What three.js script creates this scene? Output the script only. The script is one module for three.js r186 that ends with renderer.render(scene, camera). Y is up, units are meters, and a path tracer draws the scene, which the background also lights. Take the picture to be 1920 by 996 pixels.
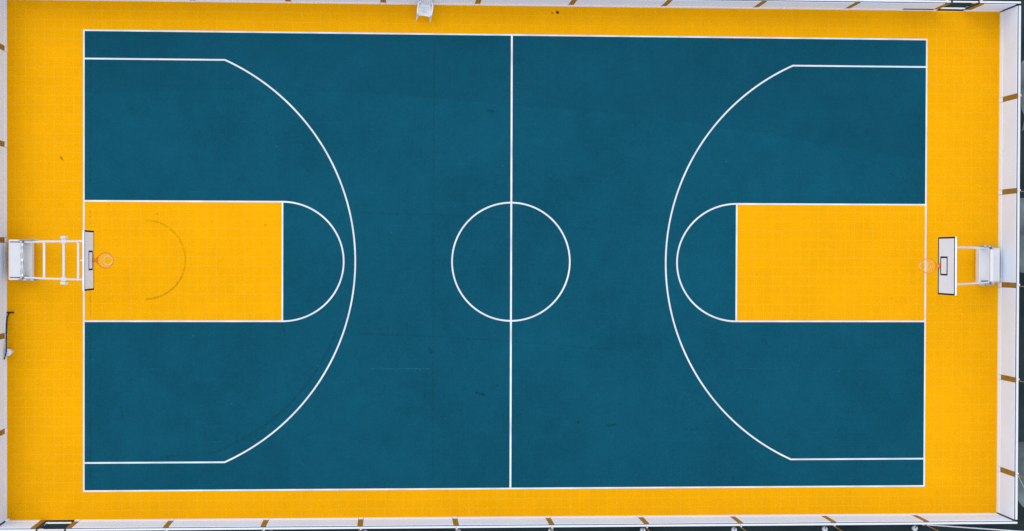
import * as THREE from 'three';
import { RoundedBoxGeometry } from 'three/addons/geometries/RoundedBoxGeometry.js';
import { mergeGeometries } from 'three/addons/utils/BufferGeometryUtils.js';

// ---------------------------------------------------------------- camera, sky, sun, exposure
const W = 1920, H = 996;
const scene = new THREE.Scene();
const camera = new THREE.PerspectiveCamera(2 * Math.atan(498 / 2074.88) * 180 / Math.PI, W / H, 0.5, 900);
camera.position.set(-3.962, 36.941, -0.242);
camera.quaternion.setFromEuler(new THREE.Euler(-Math.PI / 2, 0, 0)).multiply(
  new THREE.Quaternion().setFromEuler(new THREE.Euler(-0.008, -0.0422, 0.0024, 'XYZ')));
camera.setViewOffset(W, H, 960 - 824.56, 498 - 494.25, W, H);      // the picture is an off-centre crop
camera.updateProjectionMatrix();

const renderer = new THREE.WebGLRenderer({ antialias: true });
renderer.setSize(1024, 531);
renderer.toneMapping = THREE.LinearToneMapping;
renderer.toneMappingExposure = 1.3;
renderer.shadowMap.enabled = true;
renderer.shadowMap.type = THREE.PCFSoftShadowMap;

// even overcast sky, a little brighter overhead
{
  const w = 128, h = 64, d = new Float32Array(w * h * 4);
  for (let j = 0; j < h; j++) for (let i = 0; i < w; i++) {
    const el = ((j + 0.5) / h - 0.5) * Math.PI, az = (i + 0.5) / w * Math.PI * 2;
    const s = Math.max(0, Math.sin(el));
    const cl = 1 + 0.04 * Math.sin(az * 3 + 5 * s) * Math.cos(el) + 0.03 * Math.sin(az * 7 - 9 * s) * Math.cos(el);
    const L = (0.885 + 0.02 * s) * cl, k = (j * w + i) * 4;
    d[k] = L * 0.94; d[k + 1] = L * 0.995; d[k + 2] = L * 1.14; d[k + 3] = 1;
  }
  const t = new THREE.DataTexture(d, w, h, THREE.RGBAFormat, THREE.FloatType);
  t.mapping = THREE.EquirectangularReflectionMapping; t.magFilter = t.minFilter = THREE.LinearFilter; t.needsUpdate = true;
  scene.background = t; scene.environment = t;
}
const sun = new THREE.DirectionalLight(new THREE.Color(1, 0.97, 0.93), 0.8);
sun.position.set(-20, 32, -22); sun.castShadow = true; sun.shadow.radius = 80;
sun.shadow.mapSize.set(2048, 2048);
Object.assign(sun.shadow.camera, { left: -20, right: 20, top: 12, bottom: -12, near: 1, far: 70 });
scene.add(sun, sun.target);

// ---------------------------------------------------------------- helpers
let seed = 71231;
const rnd = () => { seed = (seed * 1664525 + 1013904223) >>> 0; return seed / 4294967296; };
const hash = (x, y, s) => { let n = Math.imul(x, 374761393) ^ Math.imul(y, 668265263) ^ Math.imul(s, 1274126177); n = Math.imul(n ^ (n >>> 13), 1274126177); return ((n ^ (n >>> 16)) >>> 0) / 4294967296; };
const vnoise = (x, y, s) => {
  const xi = Math.floor(x), yi = Math.floor(y), fx = x - xi, fy = y - yi, u = fx * fx * (3 - 2 * fx), v = fy * fy * (3 - 2 * fy);
  const a = hash(xi, yi, s), b = hash(xi + 1, yi, s), c = hash(xi, yi + 1, s), d = hash(xi + 1, yi + 1, s);
  return a + (b - a) * u + (c - a) * v + (a - b - c + d) * u * v - 0.5;
};
const fbm = (x, y, s) => vnoise(x, y, s) + 0.5 * vnoise(x * 2.1, y * 2.1, s + 1) + 0.25 * vnoise(x * 4.3, y * 4.3, s + 2);
const toS = v => { v = Math.min(1, Math.max(0, v)); return 255 * (v <= 0.0031308 ? v * 12.92 : 1.055 * v ** (1 / 2.4) - 0.055); };
const used = {};
const numbered = n => { const k = used[n] = (used[n] ?? -1) + 1; return k ? `${n}_${String(k).padStart(3, '0')}` : n; };
function mesh(name, geo, mat, parent) {
  const m = new THREE.Mesh(geo, mat); m.castShadow = m.receiveShadow = true;
  m.name = parent ? name : numbered(name); (parent ?? scene).add(m); return m;
}
function thing(name, label, category, [x, y, z] = [0, 0, 0], turn = 0, group) {
  const o = new THREE.Group(); o.name = numbered(name); scene.add(o); o.position.set(x, y, z); o.rotation.y = turn;
  o.userData = { label, category }; if (group) o.userData.group = group; return o;
}
const structure = (o, label) => { o.userData.kind = 'structure'; if (label) o.userData.label = label; return o; };
// box between two corners, edges rounded
function box(x0, x1, y0, y1, z0, z1, r = 0) {
  const w = x1 - x0, h = y1 - y0, d = z1 - z0, rr = Math.min(r, w * 0.45, h * 0.45, d * 0.45);
  const g = rr > 0 ? new RoundedBoxGeometry(w, h, d, 2, rr) : new THREE.BoxGeometry(w, h, d);
  return g.translate((x0 + x1) / 2, (y0 + y1) / 2, (z0 + z1) / 2);
}
const V = (x, y, z) => new THREE.Vector3(x, y, z);
function rod(a, b, r, seg = 10, r2 = r) {
  const d = b.clone().sub(a), g = new THREE.CylinderGeometry(r2, r, d.length(), seg);
  g.applyQuaternion(new THREE.Quaternion().setFromUnitVectors(V(0, 1, 0), d.clone().normalize()));
  return g.translate((a.x + b.x) / 2, (a.y + b.y) / 2, (a.z + b.z) / 2);
}
// square tube between two points that lie in a plane of constant z
function beam(a, b, w, h) {
  const d = b.clone().sub(a), g = new RoundedBoxGeometry(d.length(), h, w, 2, Math.min(w, h) * 0.18);
  g.applyQuaternion(new THREE.Quaternion().setFromUnitVectors(V(1, 0, 0), d.clone().normalize()));
  return g.translate((a.x + b.x) / 2, (a.y + b.y) / 2, (a.z + b.z) / 2);
}
const tube = (pts, r, n = 40, seg = 8) => new THREE.TubeGeometry(new THREE.CatmullRomCurve3(pts, false, 'catmullrom', 0.3), n, r, seg, false);
const merge = list => mergeGeometries(list.map(g => g.index ? g.toNonIndexed() : g));

// ---------------------------------------------------------------- materials
// noise on a plain colour, repeated every `size` metres; grime and speckle differ by seed
function speckled(rgb, size, px, s, fine, coarse, more = {}, hue = 0) {
  const d = new Uint8Array(px * px * 4);
  const wrap = (x, y, f, sd) => {       // value noise that repeats with the texture
    const X = x * f, Y = y * f, xi = Math.floor(X), yi = Math.floor(Y), fx = X - xi, fy = Y - yi, u = fx * fx * (3 - 2 * fx), v = fy * fy * (3 - 2 * fy);
    const q = (i, j) => hash(((i % f) + f) % f, ((j % f) + f) % f, sd);
    return (q(xi, yi) * (1 - u) + q(xi + 1, yi) * u) * (1 - v) + (q(xi, yi + 1) * (1 - u) + q(xi + 1, yi + 1) * u) * v - 0.5;
  };
  for (let j = 0; j < px; j++) for (let i = 0; i < px; i++) {
    const x = i / px, y = j / px, c = wrap(x, y, 5, s) + 0.6 * wrap(x, y, 11, s + 3) + 0.4 * wrap(x, y, 29, s + 5), f = hash(i, j, s + 9) - 0.5;
    const m = 1 + coarse * c + fine * f, k = (j * px + i) * 4, g = hue * wrap(x, y, 7, s + 13);
    d[k] = toS(rgb[0] * m * (1 + g)); d[k + 1] = toS(rgb[1] * m); d[k + 2] = toS(rgb[2] * m * (1 - g)); d[k + 3] = 255;
  }
  const t = new THREE.DataTexture(d, px, px); t.colorSpace = THREE.SRGBColorSpace; t.magFilter = THREE.LinearFilter; t.minFilter = THREE.LinearMipmapLinearFilter; t.generateMipmaps = true;
  t.wrapS = t.wrapT = THREE.RepeatWrapping; t.repeat.set(1 / size, 1 / size); t.needsUpdate = true;
  return new THREE.MeshPhysicalMaterial({ map: t, roughness: 0.7, ...more });
}
const plain = (r, g, b, more = {}) => new THREE.MeshStandardMaterial({ color: new THREE.Color().setRGB(r, g, b), roughness: 0.6, ...more });
// uv in metres from position, by the face's main axis
function metric(g, ox = 0, oy = 0) {
  const p = g.attributes.position, n = g.attributes.normal, uv = new Float32Array(p.count * 2);
  for (let i = 0; i < p.count; i++) {
    const ax = Math.abs(n.getX(i)), ay = Math.abs(n.getY(i)), az = Math.abs(n.getZ(i));
    const [u, v] = ay >= ax && ay >= az ? [p.getX(i), p.getZ(i)] : ax >= az ? [p.getZ(i), p.getY(i)] : [p.getX(i), p.getY(i)];
    uv[2 * i] = u + ox; uv[2 * i + 1] = v + oy;
  }
  g.setAttribute('uv', new THREE.BufferAttribute(uv, 2)); return g;
}
const M = {
  asphalt: speckled([0.017, 0.028, 0.0295], 7, 1024, 11, 0.7, 0.75, { roughness: 0.98, specularIntensity: 0.15 }),
  patch: speckled([0.095, 0.115, 0.113], 5, 1024, 31, 0.8, 0.9, { roughness: 0.98, specularIntensity: 0.15 }),
  panel: speckled([0.69, 0.79, 0.93], 2.3, 512, 41, 0.03, 0.035, { roughness: 0.5 }),
  kick: speckled([0.76, 0.85, 0.97], 1.7, 512, 43, 0.04, 0.05, { roughness: 0.45 }),
  rail: speckled([0.66, 0.67, 0.69], 1.9, 512, 47, 0.03, 0.04, { roughness: 0.45 }),
  gold: speckled([0.27, 0.135, 0.008], 0.7, 256, 53, 0.3, 0.3, { roughness: 0.6 }),
  pole: plain(0.25, 0.16, 0.05, { roughness: 0.5 }),
  frame: plain(0.035, 0.045, 0.048, { roughness: 0.6 }),
  steelPale: speckled([0.47, 0.485, 0.5], 0.5, 256, 69, 0.5, 0.9, { roughness: 0.6 }),
  white: speckled([0.64, 0.645, 0.655], 1.1, 256, 59, 0.03, 0.05, { roughness: 0.45 }),
  boardFace: speckled([0.80, 0.85, 0.93], 1.3, 256, 61, 0.02, 0.03, { roughness: 0.4 }),
  steel: speckled([0.34, 0.36, 0.37], 0.35, 256, 67, 0.9, 1.1, { roughness: 0.55, metalness: 0.2 }),
  black: new THREE.MeshPhysicalMaterial({ color: new THREE.Color().setRGB(0.004, 0.012, 0.015), roughness: 0.85, specularIntensity: 0.3 }),
  rim: plain(0.82, 0.22, 0.0, { roughness: 0.6 }),
  net: plain(0.75, 0.75, 0.74, { roughness: 0.9 }),
  chair: plain(0.68, 0.69, 0.71, { roughness: 0.35 }),
  lines: speckled([0.625, 0.63, 0.64], 3.1, 1024, 73, 0.14, 0.2, { roughness: 0.55 }),
  joint: plain(0.82, 0.45, 0.012, { roughness: 0.9 }),
  jointBlue: plain(0.005, 0.09, 0.132, { roughness: 0.9 }),
};

// ---------------------------------------------------------------- the court floor
const X0 = -16.652, X1 = 16.694, Z0 = -8.581, Z1 = 8.551;            // floor edges (z grows towards the bottom of the picture)
const CX = 14.178, CZ = 7.628, TX = CX * 2 / 91, TZ = CZ * 2 / 49;   // court half sizes, tile pitch
const KX = 7.635, KZ = 1.985;                                        // free-throw line, half width of the key
const FW = 33.5, FH = 17.3;                                          // metres covered by the floor's colour map

// colour map of a tile kind: pigment variation, speckle, scuffs and old tape residue (x, z in metres)
function floorMap(rgb, s, fine, coarse, draw) {
  const w = 2048, h = 1058, c = document.createElement('canvas'); c.width = w; c.height = h;
  const ctx = c.getContext('2d'), im = ctx.createImageData(w, h);
  for (let j = 0; j < h; j++) for (let i = 0; i < w; i++) {
    const x = i / w * FW, z = j / h * FH, k = (j * w + i) * 4;
    const tile = hash(Math.floor((x - FW / 2 + CX) / TX) + 500, Math.floor((z - FH / 2 + CZ) / TZ) + 500, s + 21) - 0.5;
    const m = 1 + coarse * (0.8 * fbm(x * 0.45, z * 0.45, s) + 0.5 * fbm(x * 2.2, z * 2.2, s + 4)) + fine * (1.1 * (hash(i, j, s + 8) - 0.5) + 0.75 * vnoise(i / 2.1, j / 2.1, s + 15)) + 0.022 * tile;
    im.data[k] = toS(rgb[0] * m); im.data[k + 1] = toS(rgb[1] * m); im.data[k + 2] = toS(rgb[2] * m); im.data[k + 3] = 255;
  }
  ctx.putImageData(im, 0, 0);
  ctx.setTransform(w / FW, 0, 0, h / FH, w / 2, h / 2);               // draw in metres from the court's centre
  draw(ctx);
  const t = new THREE.CanvasTexture(c); t.colorSpace = THREE.SRGBColorSpace; t.flipY = false; t.magFilter = THREE.LinearFilter; t.needsUpdate = true;
  return new THREE.MeshPhysicalMaterial({ map: t, roughness: 0.9, specularIntensity: 0.05 });   // matt, finely perforated plastic
}
// a smear made of many short dabs along a path
function smear(ctx, color, pts, width, dabs, alpha, jitter = 0.3) {
  ctx.fillStyle = color;
  for (let k = 0; k < dabs; k++) {
    const t = rnd() * (pts.length - 1), i = Math.min(pts.length - 2, Math.floor(t)), f = t - i;
    const x = pts[i][0] + (pts[i + 1][0] - pts[i][0]) * f, z = pts[i][1] + (pts[i + 1][1] - pts[i][1]) * f;
    ctx.globalAlpha = alpha * (0.3 + 0.7 * rnd());
    const r = width * (0.25 + 0.5 * rnd());
    ctx.beginPath(); ctx.ellipse(x + (rnd() - 0.5) * width * jitter * 2, z + (rnd() - 0.5) * width * jitter * 2, r, r * (0.4 + 0.6 * rnd()), rnd() * 3, 0, 7); ctx.fill();
  }
  ctx.globalAlpha = 1;
}
const arcPts = (cx, cz, r, a0, a1, n = 60) => Array.from({ length: n + 1 }, (_, k) => { const a = a0 + (a1 - a0) * k / n; return [cx + r * Math.cos(a), cz + r * Math.sin(a)]; });

const yellowTile = floorMap([0.745, 0.332, 0.0008], 101, 0.085, 0.075, ctx => {
  smear(ctx, '#a56c00', arcPts(-12.13, -0.05, 1.3, -1.57, 1.57), 0.05, 900, 0.13, 0.35);       // residue of a taped arc under the left basket
  smear(ctx, '#a56c00', arcPts(-12.13, -0.05, 1.3, 0.45, 1.55), 0.05, 240, 0.12, 0.35);
  smear(ctx, '#6b4700', [[-13.95, -1.8], [-13.93, -1.2]], 0.04, 30, 0.18);
  smear(ctx, '#6b4700', [[-13.95, 1.0], [-13.93, 1.85]], 0.04, 50, 0.2);
  smear(ctx, '#33280f', [[1.5, -8.39], [1.55, -8.37]], 0.07, 14, 0.8);
  smear(ctx, '#33280f', [[1.33, -8.4], [1.36, -8.33]], 0.03, 6, 0.7);
  smear(ctx, '#6b4a0a', [[-14.92, -3.43], [-14.82, -3.32]], 0.05, 14, 0.5);
  smear(ctx, '#6b4a0a', [[-8.25, -1.2], [-8.15, -1.22]], 0.03, 10, 0.45);
  smear(ctx, '#5e430d', [[-11.75, -1.56], [-11.73, -1.55]], 0.03, 5, 0.6);
  for (let k = 0; k < 90; k++) {                                                              // crumbs and pale specks
    const x = (rnd() - 0.5) * 33, z = (rnd() - 0.5) * 17;
    smear(ctx, rnd() < 0.65 ? '#5b3f08' : '#ffe9a0', [[x, z], [x + 0.03, z + 0.02]], 0.022, 3, 0.55);
  }
});
const blueTile = floorMap([0.0038, 0.067, 0.103], 201, 0.22, 0.17, ctx => {
  ctx.fillStyle = '#0a2430'; ctx.globalAlpha = 0.075;                                           // slightly darker area above a long curved edge
  ctx.beginPath(); for (const [x, z] of [[-14.1, -7.6], [14.1, -7.6], [14.1, -3.5], [11, -3.95], [7.5, -4.5], [4, -5.0], [0, -5.28], [-5, -5.65], [-9.6, -5.7], [-14.1, -5.55]]) ctx.lineTo(x, z); ctx.fill(); ctx.globalAlpha = 1;
  smear(ctx, '#0b2a36', [[-2.62, -7.4], [-2.63, 7.4]], 0.07, 1500, 0.075);                      // long seam right of the left three-point line
  smear(ctx, '#0b2a36', [[-4.1, -7.4], [-3.2, -4.9], [-3.6, -1.5], [-4.3, 3]], 0.05, 420, 0.09);
  smear(ctx, '#0b2a36', [[-14, -5.55], [-9.6, -5.7], [-5, -5.65], [0, -5.28], [4, -5.0], [7.5, -4.5]], 0.05, 1100, 0.1);
  smear(ctx, '#0b2a36', [[-5, -1.62], [-2.4, -1.58], [0, -1.4], [4, -0.95]], 0.05, 520, 0.16);
  smear(ctx, '#0b2a36', [[-5, 2.4], [-2.4, 2.5], [0, 2.66], [3.6, 2.95]], 0.05, 560, 0.17);
  smear(ctx, '#0b2a36', [[-13.95, 2.1], [-13.93, 7.5]], 0.07, 260, 0.13);
  smear(ctx, '#0b2a36', [[-13.95, -2.1], [-13.93, -7.5]], 0.07, 200, 0.12);
  smear(ctx, '#0b2833', arcPts(-12.2, 0, 6.75, 0.35, 1.25), 0.09, 900, 0.055);                  // ghost of an older three-point line
  smear(ctx, '#0b2833', [[-10.9, 6.4], [-12.2, 6.62]], 0.07, 90, 0.14);
  for (const z of [-5.9, -4.62, -2.3, -1.2, 3.58, 4.4, 6.0]) for (let k = 0; k < 26; k++) {     // scraped tile edges, pale dashes
    const x = (rnd() - 0.5) * 27, l = 0.3 + rnd() * 1.4;
    smear(ctx, '#4d9fb8', [[x, z + (rnd() - 0.5) * 0.01], [x + l, z]], 0.014, 22, 0.2, 0.2);
  }
  smear(ctx, '#7fc1d2', [[-4.7, 3.57], [-2.75, 3.57]], 0.018, 120, 0.35, 0.2);
  smear(ctx, '#7fc1d2', [[-13.2, 3.57], [-11.4, 3.57]], 0.016, 60, 0.3, 0.2);
  for (const x of [9.1, 10.0]) smear(ctx, '#4d9fb8', [[x, -5.4], [x, -1.2]], 0.014, 70, 0.22, 0.2);
  const scuffs = [[-1.02, 4.41, 0.32, 0.25, 60], [-0.54, 4.17, 0.28, -0.45, 26], [3.42, 5.48, 0.3, -0.1, 60], [2.29, 5.35, 0.16, -1.0, 26], [1.35, 5.42, 0.3, 0.8, 16],
    [6.1, 5.63, 0.45, 0.06, 46], [6.8, 2.75, 0.3, 0.2, 20], [-0.71, -5.06, 0.28, 0.05, 34], [-2.9, 4.4, 0.2, 1.5, 18], [-2.7, 3.0, 0.2, 1.2, 14], [-1.0, 1.85, 0.25, -1.0, 16],
    [-12.9, 5.0, 0.4, 1.5, 24], [-12.5, 3.6, 0.35, 0.1, 16], [-7.6, 2.25, 0.2, 1.4, 16], [13.0, -3.0, 0.3, 0.3, 20], [8.6, 2.7, 0.25, 0.6, 14], [-4.8, -5.9, 0.3, 1.4, 12], [-11.2, 3.75, 0.2, 1.4, 14]];
  for (const [x, z, l, a, n] of scuffs) smear(ctx, '#061319', [[x - l / 2 * Math.cos(a), z - l / 2 * Math.sin(a)], [x + l / 2 * Math.cos(a), z + l / 2 * Math.sin(a)]], 0.06, n, 0.1, 0.4);
  for (let k = 0; k < 150; k++) {
    const x = (rnd() - 0.5) * 28, z = (rnd() - 0.5) * 15, l = 0.1 + rnd() * 0.3, a = rnd() * 3.1;
    smear(ctx, rnd() < 0.6 ? '#082029' : '#3b8ea8', [[x, z], [x + l * Math.cos(a), z + l * Math.sin(a)]], 0.025, 8, 0.16, 0.4);
  }
  for (let k = 0; k < 60; k++) {
    const x = (rnd() - 0.5) * 28, z = (rnd() - 0.5) * 15;
    smear(ctx, '#cfe3e8', [[x, z], [x + 0.02, z + 0.02]], 0.02, 2, 0.45, 0.1);
  }
});

// one tile: top face with chamfered sides, colour map laid out in metres over the whole floor
function tileGeo(x0, x1, z0, z1, gap) {
  const g = gap / 2, c = 0.0012, top = 0.004, a = [x0 + g, x1 - g, z0 + g, z1 - g];
  const ring = (e, y) => [[a[0] + e, y, a[2] + e], [a[0] + e, y, a[3] - e], [a[1] - e, y, a[3] - e], [a[1] - e, y, a[2] + e]];
  const v = [...ring(c, top), ...ring(0, top - c), ...ring(0, 0.0003)], idx = [0, 1, 2, 0, 2, 3];
  for (let r = 0; r < 2; r++) for (let k = 0; k < 4; k++) { const i = r * 4 + k, j = r * 4 + (k + 1) % 4; idx.push(i, i + 4, j + 4, i, j + 4, j); }
  const geo = new THREE.BufferGeometry();
  geo.setAttribute('position', new THREE.Float32BufferAttribute(v.flat(), 3));
  geo.setAttribute('uv', new THREE.Float32BufferAttribute(v.flatMap(p => [p[0] / FW + 0.5, p[2] / FH + 0.5]), 2));
  geo.setIndex(idx);
  const flat = geo.toNonIndexed(); flat.computeVertexNormals(); return flat;
}
// all tiles of the common grid that fall into the rectangles, cut at the rectangles' edges
function tiles(rects, gap) {
  const out = [];
  for (const [a, b, c, d] of rects) {
    for (let i = Math.floor((a + CX) / TX - 1e-6); -CX + i * TX < b - 1e-4; i++) for (let j = Math.floor((c + CZ) / TZ - 1e-6); -CZ + j * TZ < d - 1e-4; j++) {
      const x0 = Math.max(a, -CX + i * TX), x1 = Math.min(b, -CX + (i + 1) * TX), z0 = Math.max(c, -CZ + j * TZ), z1 = Math.min(d, -CZ + (j + 1) * TZ);
      if (x1 - x0 > 0.03 && z1 - z0 > 0.03) out.push({ x: (x0 + x1) / 2, z: (z0 + z1) / 2, area: (x1 - x0) * (z1 - z0), geo: tileGeo(x0, x1, z0, z1, gap) });
    }
  }
  return out;
}
function floorArea(name, label, rects, baseMat, tileMat, gap, key) {
  const o = new THREE.Group(); o.name = name; scene.add(o); structure(o, label);
  mesh('underlay', merge(rects.map(([a, b, c, d]) => box(a, b, -0.05, 0, c, d))), baseMat, o);
  const all = tiles(rects, gap).sort((p, q) => key(q) - key(p));
  all.slice(0, 300).forEach(t => mesh('tile', t.geo, tileMat, o));
  if (all.length > 300) { const r = mesh('remaining_tiles', merge(all.slice(300).map(t => t.geo)), tileMat, o); r.userData.kind = 'stuff'; r.userData.label = 'interlocking floor tiles of the same colour'; }
}
const full = t => (t.area > 0.09 ? 100 : 0);
floorArea('yellow_surround_floor', 'yellow tiled margin between the court lines and the white walls',
  [[X0, -CX, Z0, Z1], [CX, X1, Z0, Z1], [-CX, CX, Z0, -CZ], [-CX, CX, CZ, Z1]], M.joint, yellowTile, 0.0105, t => full(t) - t.x);
floorArea('blue_court_floor', 'dark blue tiled playing area of the basketball court',
  [[-CX, CX, -CZ, -KZ], [-CX, CX, KZ, CZ], [-KX, KX, -KZ, KZ]], M.jointBlue, blueTile, 0.005, t => full(t) - Math.hypot(t.x, t.z));
floorArea('left_key_floor', 'yellow tiled key under the left basket', [[-CX, -KX, -KZ, KZ]], M.joint, yellowTile, 0.0105, t => full(t));
floorArea('right_key_floor', 'yellow tiled key under the right basket', [[KX, CX, -KZ, KZ]], M.joint, yellowTile, 0.0105, t => full(t));

// ---------------------------------------------------------------- painted lines, sheets 4 mm above the tiles
const LW = 0.055;
function sheet(shape, y, turns = 96) {
  const g = new THREE.ShapeGeometry(shape, turns).rotateX(Math.PI / 2);            // shape x, y become x, z (facing down, drawn from both sides)
  const idx = g.index.array; for (let i = 0; i < idx.length; i += 3) { const t = idx[i]; idx[i] = idx[i + 1]; idx[i + 1] = t; }
  g.computeVertexNormals(); return metric(g.translate(0, y, 0));
}
const poly = pts => new THREE.Shape(pts.map(p => new THREE.Vector2(p[0], p[1])));
const rect = (a, b, c, d) => poly([[a, c], [b, c], [b, d], [a, d]]);
// strip of constant width along a path
function strip(pts, w = LW) {
  const L = [], Rr = [];
  pts.forEach((p, i) => {
    const a = pts[Math.max(0, i - 1)], b = pts[Math.min(pts.length - 1, i + 1)];
    const d1 = new THREE.Vector2(p[0] - a[0], p[1] - a[1]), d2 = new THREE.Vector2(b[0] - p[0], b[1] - p[1]);
    if (!d1.length()) d1.copy(d2); if (!d2.length()) d2.copy(d1); d1.normalize(); d2.normalize();
    const t = d1.clone().add(d2).normalize(), k = 1 / Math.max(0.4, t.dot(d1));
    L.push([p[0] - t.y * w / 2 * k, p[1] + t.x * w / 2 * k]); Rr.push([p[0] + t.y * w / 2 * k, p[1] - t.x * w / 2 * k]);
  });
  return poly([...L, ...Rr.reverse()]);
}
const line = (name, label, geo) => structure(mesh(name, geo, M.lines), label);
const LY = 0.0085;
{
  const s = rect(-CX, CX, -CZ, CZ); s.holes.push(rect(-CX + LW, CX - LW, -CZ + LW, CZ - LW));
  line('boundary_line', 'white boundary line round the whole court', sheet(s, LY));
  line('half_court_line', 'white line across the middle of the court', sheet(rect(-0.041, 0.021, -CZ + LW, CZ - LW), LY + 0.003));
  const c = new THREE.Shape().absarc(-0.012, -0.01, 1.98 + LW / 2, 0, Math.PI * 2); c.holes.push(new THREE.Path().absarc(-0.012, -0.01, 1.98 - LW / 2, 0, Math.PI * 2, true));
  line('centre_circle_line', 'white circle in the middle of the court', sheet(c, LY));
  for (const [s, side] of [[-1, 'left'], [1, 'right']]) {
    const a = Math.atan2(6.668, 12.53 - 9.535), arc = arcPts(0, 0, 7.31, -a, a, 90).map(([x, z]) => [s * (12.53 - x), z]);
    line(`${side}_three_point_line`, `white three-point line round the ${side} key`, sheet(strip([[s * (CX - LW), -6.668], ...arc, [s * (CX - LW), 6.668]]), LY));
    const semi = arcPts(0, 0, KZ, -Math.PI / 2, Math.PI / 2, 60).map(([x, z]) => [s * (KX - x * 2.03 / KZ), z]);
    line(`${side}_key_line`, `white outline and half circle of the ${side} key`, sheet(strip([[s * (CX - LW), -KZ], ...semi, [s * (CX - LW), KZ]]), LY));
    line(`${side}_free_throw_line`, `white free-throw line closing the ${side} yellow key`, sheet(rect(Math.min(s * KX, s * KX + LW) - LW / 2, Math.max(s * KX, s * KX + LW) - LW / 2, -KZ + LW / 2, KZ - LW / 2), LY));
  }
}

// ---------------------------------------------------------------- ground outside
const GY = -0.055;
{
  const g = new THREE.PlaneGeometry(600, 600, 1, 1).rotateX(-Math.PI / 2).translate(0, GY, 0);
  structure(mesh('asphalt_ground', metric(g), M.asphalt), 'dark asphalt ground outside the white walls');
  // lighter worn strip on the right, uneven outline
  for (const [z0, z1, d, sd, label] of [[-2.5, 0.75, 3.4, 5, 'lighter worn patch of asphalt behind the right stand'], [5.6, 8.4, 3.0, 25, 'lighter worn patch of asphalt outside the bottom right corner'], [-7.2, -4.6, 2.2, 45, 'lighter worn patch of asphalt outside the right wall near the top']]) {
    const pts = [], n = 26;
    for (let k = 0; k <= n; k++) { const a = k / n * Math.PI * 2, e = 1 + 0.35 * vnoise(k * 0.8, 3, sd); pts.push([17.6 + d * 0.5 + d * 0.62 * Math.cos(a) * e, (z0 + z1) / 2 + (z1 - z0) * 0.56 * Math.sign(Math.sin(a)) * Math.abs(Math.sin(a)) ** 0.5 * e]); }
    pts.pop(); structure(mesh('worn_asphalt_patch', sheet(poly(pts.map(([x, z]) => [Math.max(17.0, x), Math.min(8.5, z)])), GY + 0.004), M.patch), label);
  }
}

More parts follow.
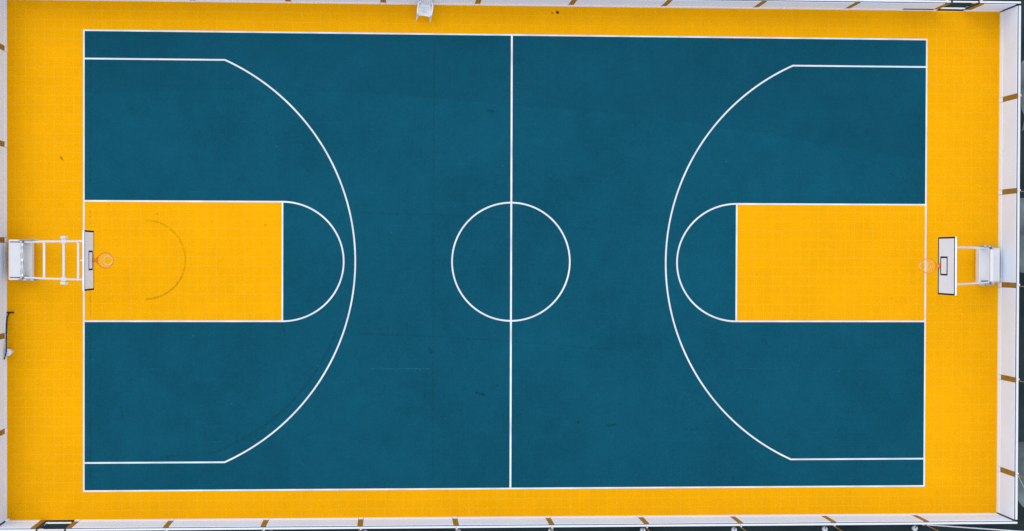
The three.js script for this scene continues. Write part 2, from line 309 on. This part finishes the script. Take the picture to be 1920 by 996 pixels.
// ---------------------------------------------------------------- white board walls: local x along the wall, +z towards the court, base at y 0
const WH = 1.10, SW = 0.17;
function wall(name, label, pos, turn, a, b, posts, { gaps = [], railEnds = [0, 0], feet = true, plainPosts = [], cornerMat = [M.frame, M.frame], corners = [0, 0] } = {}) {
  const o = thing(name, label, 'wall', pos, turn);
  const footX = turn === Math.PI ? -0.13 : 0.02;
  const inGap = (s0, s1) => gaps.some(([g0, g1]) => s0 < g1 - 0.02 && s1 > g0 + 0.02);
  const edges = [a, ...posts.flatMap(p => [p - SW / 2, p + SW / 2]), b];
  for (let k = 0; k < edges.length; k += 2) {
    const s0 = edges[k] + 0.004, s1 = edges[k + 1] - 0.004;
    if (s1 - s0 < 0.03 || inGap(s0, s1)) continue;
    mesh('panel', metric(box(s0, s1, 0.207, 1.033, -0.02, 0, 0.004), k * 0.77, turn), M.panel, o);
    mesh('kick_plate', metric(box(s0, s1, 0.004, 0.2, -0.02, 0.012, 0.005), k * 0.53, turn), M.kick, o);
    mesh('frame_rail', box(s0, s1, 0.17, 0.24, -0.05, -0.021), M.frame, o);
    mesh('frame_rail', box(s0, s1, 0.99, 1.036, -0.05, -0.021), M.frame, o);
  }
  // top rail in one run between the gates
  const ends = [a - railEnds[0], ...gaps.flat(), b + railEnds[1]];
  for (let k = 0; k < ends.length; k += 2) {
    const cuts = [ends[k], ...posts.filter(p => p > ends[k] + 0.4 && p < ends[k + 1] - 0.4), ends[k + 1]];
    for (let i = 0; i + 1 < cuts.length; i++) mesh('top_rail', metric(box(cuts[i] + 0.0015, cuts[i + 1] - 0.0015, 1.04, WH, -0.098, -0.034, 0.012), i * 0.7, turn), M.rail, o);
  }
  for (const p of posts) {
    const bare = plainPosts.includes(p);
    mesh('post_strip', metric(box(p - SW / 2 + 0.003, p + SW / 2 - 0.003, bare ? 0.004 : 0.212, 1.03, -0.02, 0.004, 0.003), p), M.gold, o);
    if (!bare) mesh('joint_cover', metric(box(p - SW / 2 + 0.006, p + SW / 2 - 0.006, 0.004, 0.206, -0.018, 0.02, 0.006), p), M.kick, o);
    mesh('back_post', box(p - 0.04, p + 0.04, -0.05, 1.036, -0.09, -0.022, 0.005), M.frame, o);
    const pole = mesh('net_pole', rod(V(p + 0.03, 0.3, -0.118), V(p + 0.03, 3.2, -0.118), 0.015, 8), M.pole, o);
    mesh('pole_cap', new THREE.SphereGeometry(0.019, 8, 6).translate(p + 0.03, 3.2, -0.118), M.frame, pole);
    mesh('pole_collar', rod(V(p - 0.02, 0.98, -0.118), V(p - 0.02, 1.06, -0.118), 0.034, 12), M.rail, o);
    if (feet) {
      mesh('brace', rod(V(p, 0.62, -0.09), V(p + footX, GY + 0.07, -0.48), 0.014, 8), M.frame, o);
      const pr = [[0.0, 0.085], [0.04, 0.082], [0.075, 0.068], [0.092, 0.045], [0.096, 0.0]].map(q => new THREE.Vector2(q[0], q[1]));
      const f = mesh('round_foot', new THREE.LatheGeometry(pr.reverse(), 20).translate(p + footX, GY, -0.5), M.white, o);
      mesh('foot_bolt', rod(V(p + footX, 0.028, -0.5), V(p + footX, 0.045, -0.5), 0.018, 6), M.steelPale, f);
    }
  }
  if (corners[0]) mesh('corner_post', box(a - 0.075, a - 0.012, -0.05, 1.036, -0.075, -0.012, 0.004), cornerMat[0], o);
  if (corners[1]) mesh('corner_post', box(b + 0.012, b + 0.075, -0.05, 1.036, -0.075, -0.012, 0.004), cornerMat[1], o);
  return o;
}
const range = (start, n, step) => Array.from({ length: n }, (_, k) => start + k * step);
const north = wall('top_board_wall', 'long white board wall at the top edge, behind the white chair', [0, 0, Z0], 0, X0 + 0.035, X1 - 0.035,
  [...range(-13.68, 9, 3.125), 14.345, 15.49], { gaps: [[14.43, 15.405]], railEnds: [0.12, 0.133], corners: [1, 1] });
mesh('black_edge_strip', box(13.22, 14.255, 0.2005, 0.262, 0.001, 0.02, 0.003), M.black, north);
const south = wall('bottom_board_wall', 'long white board wall at the bottom edge, with round feet outside', [0, 0, Z1], Math.PI, -X1 + 0.035, -X0 - 0.035,
  [...range(-11.255, 9, 3.123), -15.46 + 1.13, -15.46].map(x => -x).sort((p, q) => p - q), { gaps: [[14.415, 15.375]], railEnds: [0.133, 0.12], plainPosts: [15.46], cornerMat: [M.gold, M.frame], corners: [1, 1] });
mesh('corner_block', metric(box(-X0 - 0.11, -X0 - 0.002, 0.03, 0.2, 0.012, 0.075, 0.01)), M.kick, south);
wall('left_board_wall', 'short white board wall behind the left basket stand', [X0, 0, 0], Math.PI / 2, -Z1 + 0.035, -Z0 - 0.035, range(-5.577, 5, 3.128));
wall('right_board_wall', 'short white board wall behind the right basket stand', [X1, 0, 0], -Math.PI / 2, Z0 + 0.035, Z1 - 0.035, range(-7.01, 5, 3.142).map(y => -y).sort((p, q) => p - q));

// two see-through gate leaves between the gaps
function gate(name, label, pos, turn, w) {
  const o = thing(name, label, 'gate', pos, turn);
  const bar = (y0, y1, z0) => metric(box(-w / 2 + 0.06, w / 2 - 0.06, y0, y1, z0, z0 + 0.05, 0.01));
  mesh('top_bar', bar(1.045, 1.095, -0.09), M.rail, o);
  mesh('bottom_bar', bar(0.22, 0.27, -0.06), M.rail, o);
  for (const s of [-1, 1]) {
    mesh('stile', box(s * (w / 2 - 0.035) - 0.02, s * (w / 2 - 0.035) + 0.02, 0.16, 1.1, -0.075, -0.035, 0.004), M.frame, o);
    if (s < 0) for (const y of [0.3, 0.95]) mesh('hinge', rod(V(-w / 2 + 0.007, y - 0.05, -0.055), V(-w / 2 + 0.007, y + 0.05, -0.055), 0.0065, 8), M.steel, o);
  }
  mesh('latch', box(w / 2 - 0.2, w / 2 - 0.06, 0.9, 0.96, -0.085, -0.045, 0.008), M.steel, o);
  mesh('ground_bolt', rod(V(w / 2 - 0.09, GY + 0.002, -0.05), V(w / 2 - 0.09, 0.5, -0.05), 0.012, 8), M.steel, o);
}
gate('barred_gate', 'low white-barred gate in the top wall near the right corner', [14.9175, 0, Z0], 0, 0.975);
gate('barred_gate', 'low white-barred gate in the bottom wall near the left corner', [-14.895, 0, Z1], Math.PI, 0.96);

// ---------------------------------------------------------------- basketball stands: local +x towards the court, board face at x 0
function basketStand(ladder) {
  const o = thing('basketball_stand', '', 'basketball hoop', [0, 0, 0], 0, 'the two portable basketball stands');
  const FY = 0.004;
  const base = mesh('base', metric(ladder ? box(-3.36, -2.69, FY + 0.05, 0.3, -0.58, 0.58, 0.02) : box(-3.44, -2.72, FY + 0.05, 0.3, -0.58, 0.58, 0.02)), M.white, o);
  for (const s of [-1, 1]) for (const x of [-3.2, -2.85]) mesh('wheel', rod(V(x, FY + 0.051, s * 0.45), V(x, FY + 0.051, s * 0.52), 0.05, 14), M.black, base);
  if (ladder) {
    const box1 = mesh('counterweight_box', metric(box(-3.34, -2.9, 0.301, 0.62, -0.655, 0.655, 0.018)), M.white, o);
    for (const s of [-1, 1]) mesh('handle_slot', box(-3.29, -2.93, 0.6205, 0.628, s * 0.575 - 0.013, s * 0.575 + 0.013, 0.003), M.black, box1);
  } else {
    mesh('base_lid', metric(box(-3.42, -3.1, 0.301, 0.335, -0.54, 0.54, 0.008)), M.white, base);
    mesh('handle_slot', box(-3.04, -2.8, 0.3005, 0.307, -0.545, -0.52, 0.003), M.black, base);
  }
  const A = z => V(-2.75, 0.85, z), B = z => V(-0.13, 3.45, z), on = (t, z, d = 0) => A(z).lerp(B(z), t).add(V(0, d, 0));
  for (const s of [-1, 1]) {
    const z = s * 0.575;
    mesh('beam', metric(beam(on(-0.02, z), on(1, z), 0.055, 0.09)), M.white, o);
    mesh('lower_beam', metric(beam(V(-2.62, 0.5, s * 0.61), V(-0.13, 3.0, s * 0.60), 0.03, 0.04)), M.white, o);
    const br = mesh('bracket', metric(merge([beam(on(-0.06, s * 0.632), on(0.2, s * 0.632), 0.05, 0.17), box(-2.95, -2.72, 0.3, 0.86, s * 0.632 - 0.024, s * 0.632 + 0.024, 0.004)])), M.steel, o);
    for (const t of [0.0, 0.06, 0.13, 0.19]) mesh('bolt', rod(on(t, s * 0.655), on(t, s * 0.675), 0.02, 6), M.steel, br);
    if (ladder) mesh('clamp_plate', metric(beam(on(0.64, s * 0.70), on(0.71, s * 0.70), 0.085, 0.12)), M.white, o);
    if (ladder) mesh('clamp_plate', metric(beam(on(0.64, s * 0.575, 0.055), on(0.71, s * 0.575, 0.055), 0.12, 0.03)), M.white, o);
    mesh('upright', metric(box(-2.85, -2.78, 0.3, 1.0, z - 0.03, z + 0.03, 0.006)), M.steel, o);
    mesh('board_mount', metric(beam(V(-0.14, 3.3, s * 0.35), V(-0.052, 3.3, s * 0.35), 0.08, 0.5)), M.white, o);
  }
  mesh('steel_cross_tube', metric(box(-2.86, -2.76, 0.86, 0.94, -0.545, 0.545, 0.008)), ladder ? M.steelPale : M.white, o);
  for (const t of ladder ? [0.345, 0.672, 0.905] : [0.905]) { const c = on(t, 0); mesh('crossbar', metric(box(c.x - 0.035, c.x + 0.035, c.y - 0.035, c.y + 0.035, -0.548, 0.548, 0.008)), M.white, o); }
  mesh('centre_stub', metric(box(-0.36, -0.053, 3.18, 3.215, -0.02, 0.02, 0.005)), M.white, o);
  mesh('board_frame', metric(box(-0.14, -0.1, 3.4, 3.48, -0.6, 0.6, 0.006)), M.white, o);
  // backboard
  const y0 = 2.9, y1 = 3.95;
  const bd = mesh('backboard', metric(box(-0.052, 0, y0, y1, -0.9, 0.9, 0.006)), M.boardFace, o);
  const t = 0.05, q = 0.0005, k = 0.004;
  mesh('border', merge([box(q, k, y0 + 0.002, y0 + t, -0.898, 0.898), box(q, k, y1 - t, y1 - 0.004, -0.898, 0.898), box(q, k, y0 + t + 0.0005, y1 - t - 0.0005, -0.898, -0.898 + t), box(q, k, y0 + t + 0.0005, y1 - t - 0.0005, 0.898 - t, 0.898)]), M.black, bd);
  mesh('target_square', merge([box(q, k, 3.045, 3.045 + t, -0.295, 0.295), box(q, k, 3.445, 3.495, -0.295, 0.295), box(q, k, 3.0955, 3.4445, -0.295, -0.245), box(q, k, 3.0955, 3.4445, 0.245, 0.295)]), M.black, bd);
  // rim, bracket, net
  const R = 0.233, cx = 0.385;
  const rim = mesh('rim', new THREE.TorusGeometry(R, 0.0135, 10, 56).rotateX(Math.PI / 2).translate(cx, 3.05, 0), M.rim, o);
  mesh('rim_bracket', merge([box(0.005, cx - R + 0.004, 3.03, 3.058, -0.055, 0.055, 0.006), box(0.005, 0.02, 2.96, 3.062, -0.075, 0.075, 0.004),
    rod(V(0.1, 3.045, 0.05), V(cx - R * 0.72, 3.05, R * 0.69), 0.01, 8), rod(V(0.1, 3.045, -0.05), V(cx - R * 0.72, 3.05, -R * 0.69), 0.01, 8)]), M.rim, rim);
  const cords = [], n = 12, levels = 6, rad = l => [0.228, 0.205, 0.178, 0.152, 0.132, 0.122, 0.128][l], hy = l => 3.04 - l * 0.048;
  const node = (l, i) => { const a = (i + (l % 2) * 0.5) / n * Math.PI * 2; return V(cx + rad(l) * Math.cos(a), hy(l), rad(l) * Math.sin(a)); };
  for (let l = 0; l < levels; l++) for (let i = 0; i < n; i++) { cords.push(rod(node(l, i), node(l + 1, i), 0.0012, 4)); cords.push(rod(node(l, i), node(l + 1, l % 2 ? i + 1 : i - 1), 0.0012, 4)); }
  cords.push(new THREE.TorusGeometry(rad(levels), 0.006, 6, 30).rotateX(Math.PI / 2).translate(cx, hy(levels), 0).deleteAttribute('uv'));
  cords.forEach(g => g.deleteAttribute('uv'));
  mesh('net', merge(cords), M.net, o);
  return o;
}
const standL = basketStand(true);
standL.position.set(-13.047, 0, -0.04);
standL.userData.label = 'white portable basketball stand by the left wall, crossbars between its beams';
const standR = basketStand(false);
standR.position.set(13.137, 0, 0.065); standR.rotation.y = Math.PI;
standR.userData.label = 'white portable basketball stand by the right wall, board beyond the baseline';

// ---------------------------------------------------------------- white plastic chair against the top wall, facing the court
{
  const o = thing('plastic_chair', 'white plastic armchair with slotted seat standing against the top wall', 'chair', [-2.935, 0.004, -8.29], -0.13);
  const seat = new THREE.Shape();
  seat.moveTo(-0.185, -0.19); seat.lineTo(0.185, -0.19); seat.quadraticCurveTo(0.215, 0.02, 0.222, 0.2);
  seat.quadraticCurveTo(0.18, 0.205, 0.15, 0.185); seat.quadraticCurveTo(0, 0.165, -0.15, 0.185); seat.quadraticCurveTo(-0.18, 0.205, -0.222, 0.2); seat.quadraticCurveTo(-0.215, 0.02, -0.185, -0.19);
  for (let r = 0; r < 3; r++) for (let c = 0; c < 5; c++) { const x = (c - 2) * 0.056, z = -0.09 + r * 0.085, h = new THREE.Path(); h.moveTo(x - 0.006, z - 0.027); h.lineTo(x - 0.006, z + 0.027); h.lineTo(x + 0.006, z + 0.027); h.lineTo(x + 0.006, z - 0.027); seat.holes.push(h); }
  const sg = new THREE.ExtrudeGeometry(seat, { depth: 0.012, bevelEnabled: true, bevelThickness: 0.006, bevelSize: 0.006, bevelSegments: 2, curveSegments: 10 }).rotateX(Math.PI / 2).translate(0, 0.435, 0);
  { const p = sg.attributes.position; for (let i = 0; i < p.count; i++) { const x = p.getX(i), z = p.getZ(i); p.setY(i, p.getY(i) - 0.035 * Math.cos(Math.min(1, Math.abs(x) / 0.21) * 1.57) * Math.cos((z + 0.03) / 0.22 * 1.4)); } sg.computeVertexNormals(); }
  mesh('seat', sg, M.chair, o);
  // backrest: curved slats between a lower band and an arched top
  const bz = (x, y) => -0.2 - (y - 0.44) * 0.2 + 0.28 * x * x * 1.6;
  const curved = (x0, x1, yLo, yHi, nx) => {
    const v = [], idx = [], T = 0.014;
    for (let k = 0; k <= nx; k++) { const x = x0 + (x1 - x0) * k / nx; for (const [y, d] of [[yLo(x), 0], [yHi(x), 0], [yHi(x), -T], [yLo(x), -T]]) v.push(x, y, bz(x, y) + d); }
    for (let k = 0; k < nx; k++) for (let e = 0; e < 4; e++) { const a = k * 4 + e, b = k * 4 + (e + 1) % 4; idx.push(a, a + 4, b, b, a + 4, b + 4); }
    idx.push(0, 1, 2, 0, 2, 3); const n = nx * 4; idx.push(n, n + 2, n + 1, n, n + 3, n + 2);
    const g = new THREE.BufferGeometry(); g.setAttribute('position', new THREE.Float32BufferAttribute(v, 3)); g.setIndex(idx); const f = g.toNonIndexed(); f.computeVertexNormals(); return f;
  };
  const arch = x => 0.83 - 1.9 * x * x;
  const back = [curved(-0.19, 0.19, () => 0.43, () => 0.48, 14), curved(-0.19, 0.19, x => arch(x) - 0.07, arch, 18), curved(-0.19, -0.15, () => 0.481, x => arch(x) - 0.071, 3), curved(0.15, 0.19, () => 0.481, x => arch(x) - 0.071, 3)];
  for (let k = -2; k <= 2; k++) back.push(curved(k * 0.058 - 0.022, k * 0.058 + 0.022, () => 0.481, x => arch(x) - 0.071, 3));
  mesh('backrest', merge(back), M.chair, o);
  for (const s of [-1, 1]) {
    const arm = new THREE.CatmullRomCurve3([V(s * 0.16, 0.70, -0.235), V(s * 0.215, 0.665, -0.2), V(s * 0.235, 0.64, -0.08), V(s * 0.236, 0.63, 0.08), V(s * 0.225, 0.585, 0.165), V(s * 0.222, 0.45, 0.185)]);
    const ag = new THREE.TubeGeometry(arm, 30, 0.026, 8, false); mesh('armrest', ag, M.chair, o);
    const leg = (pts, r0, r1) => { const g = new THREE.TubeGeometry(new THREE.CatmullRomCurve3(pts), 12, 1, 8, false), p = g.attributes.position, c = new THREE.CatmullRomCurve3(pts);
      for (let i = 0; i < p.count; i++) { const t = Math.floor(i / 9) / 12, q = c.getPointAt(t), r = r0 + (r1 - r0) * t; p.setXYZ(i, q.x + (p.getX(i) - q.x) * r, q.y + (p.getY(i) - q.y) * r, q.z + (p.getZ(i) - q.z) * r); } g.computeVertexNormals();
      const cap = new THREE.CylinderGeometry(r1, r1, 0.006, 8).translate(pts[pts.length - 1].x, 0.003, pts[pts.length - 1].z);
      return merge([g, cap]); };
    mesh('leg', leg([V(s * 0.212, 0.45, 0.185), V(s * 0.22, 0.25, 0.215), V(s * 0.228, 0.006, 0.245)], 0.04, 0.026), M.chair, o);
    mesh('leg', leg([V(s * 0.185, 0.46, -0.19), V(s * 0.195, 0.25, -0.215), V(s * 0.205, 0.006, -0.235)], 0.028, 0.017), M.chair, o);
  }
}

// ---------------------------------------------------------------- floor squeegee laid along the left wall over a white bucket
{
  const o = thing('plastic_bucket', 'small white bucket against the left wall under the squeegee handle', 'bucket', [-16.515, 0.004, 2.985]);
  const pr = [[0, 0.004], [0.066, 0.004], [0.07, 0.0], [0.075, 0.006], [0.092, 0.27], [0.1, 0.272], [0.1, 0.284], [0.09, 0.284], [0.086, 0.27], [0.069, 0.012], [0, 0.012]].map(p => new THREE.Vector2(p[0] * 1.15, p[1]));
  mesh('pail', new THREE.LatheGeometry(pr, 32), M.white, o);
  mesh('lid', new THREE.CylinderGeometry(0.116, 0.116, 0.012, 32).translate(0, 0.291, 0), M.white, o);
  mesh('bail', tube(arcPts(0, 0, 0.117, 0.1, 3.04, 12).map(([x, z]) => V(x, 0.276 - 0.06 * Math.sin(Math.acos(Math.max(-1, Math.min(1, x / 0.117)))), z)), 0.003, 24, 6), M.steel, o);
  const s = thing('floor_squeegee', 'black long-handled floor squeegee lying along the left wall', 'squeegee', [-16.55, 0.004, 1.7]);
  const P = (x, y, z) => V(x + 16.55, y, z - 1.7);
  const head = mesh('head', box(-0.155, 0.145, 0.012, 0.05, -0.02, 0.02, 0.008), M.black, s);
  mesh('rubber_blade', box(-0.15, 0.14, 0.0, 0.013, -0.006, 0.006), M.frame, head);
  mesh('socket', tube([P(-16.55, 0.045, 1.7), P(-16.575, 0.06, 1.76), P(-16.6, 0.08, 1.83)], 0.02, 12, 8), M.black, s);
  mesh('handle', tube([P(-16.606, 0.078, 1.825), P(-16.61, 0.13, 2.1), P(-16.585, 0.24, 2.62), P(-16.56, 0.328, 2.96), P(-16.6, 0.37, 3.188)], 0.022, 60, 8), M.black, s);
  mesh('grip', rod(P(-16.589, 0.361, 3.15), P(-16.606, 0.376, 3.21), 0.023, 10), M.frame, s);
}

// ---------------------------------------------------------------- outside: pipe and guy rope
{
  const p = mesh('white_pipe', rod(V(14.1, GY + 0.024, 8.92), V(18.6, GY + 0.024, 9.27), 0.024, 12), M.rail);
  p.userData = { label: 'long white pipe lying on the asphalt outside the bottom right corner', category: 'pipe' };
  const o = thing('guy_rope', 'thin pale rope staked outside the right wall near the bottom corner', 'rope', [18.0, GY, 8.35]);
  mesh('rope', rod(V(-1.195, 1.1, -1.34), V(0, 0.03, 0), 0.006, 6), M.net, o);
  mesh('stake', rod(V(0.01, -0.1, 0.01), V(-0.02, 0.09, -0.02), 0.012, 8), M.steel, o);
}

renderer.render(scene, camera);
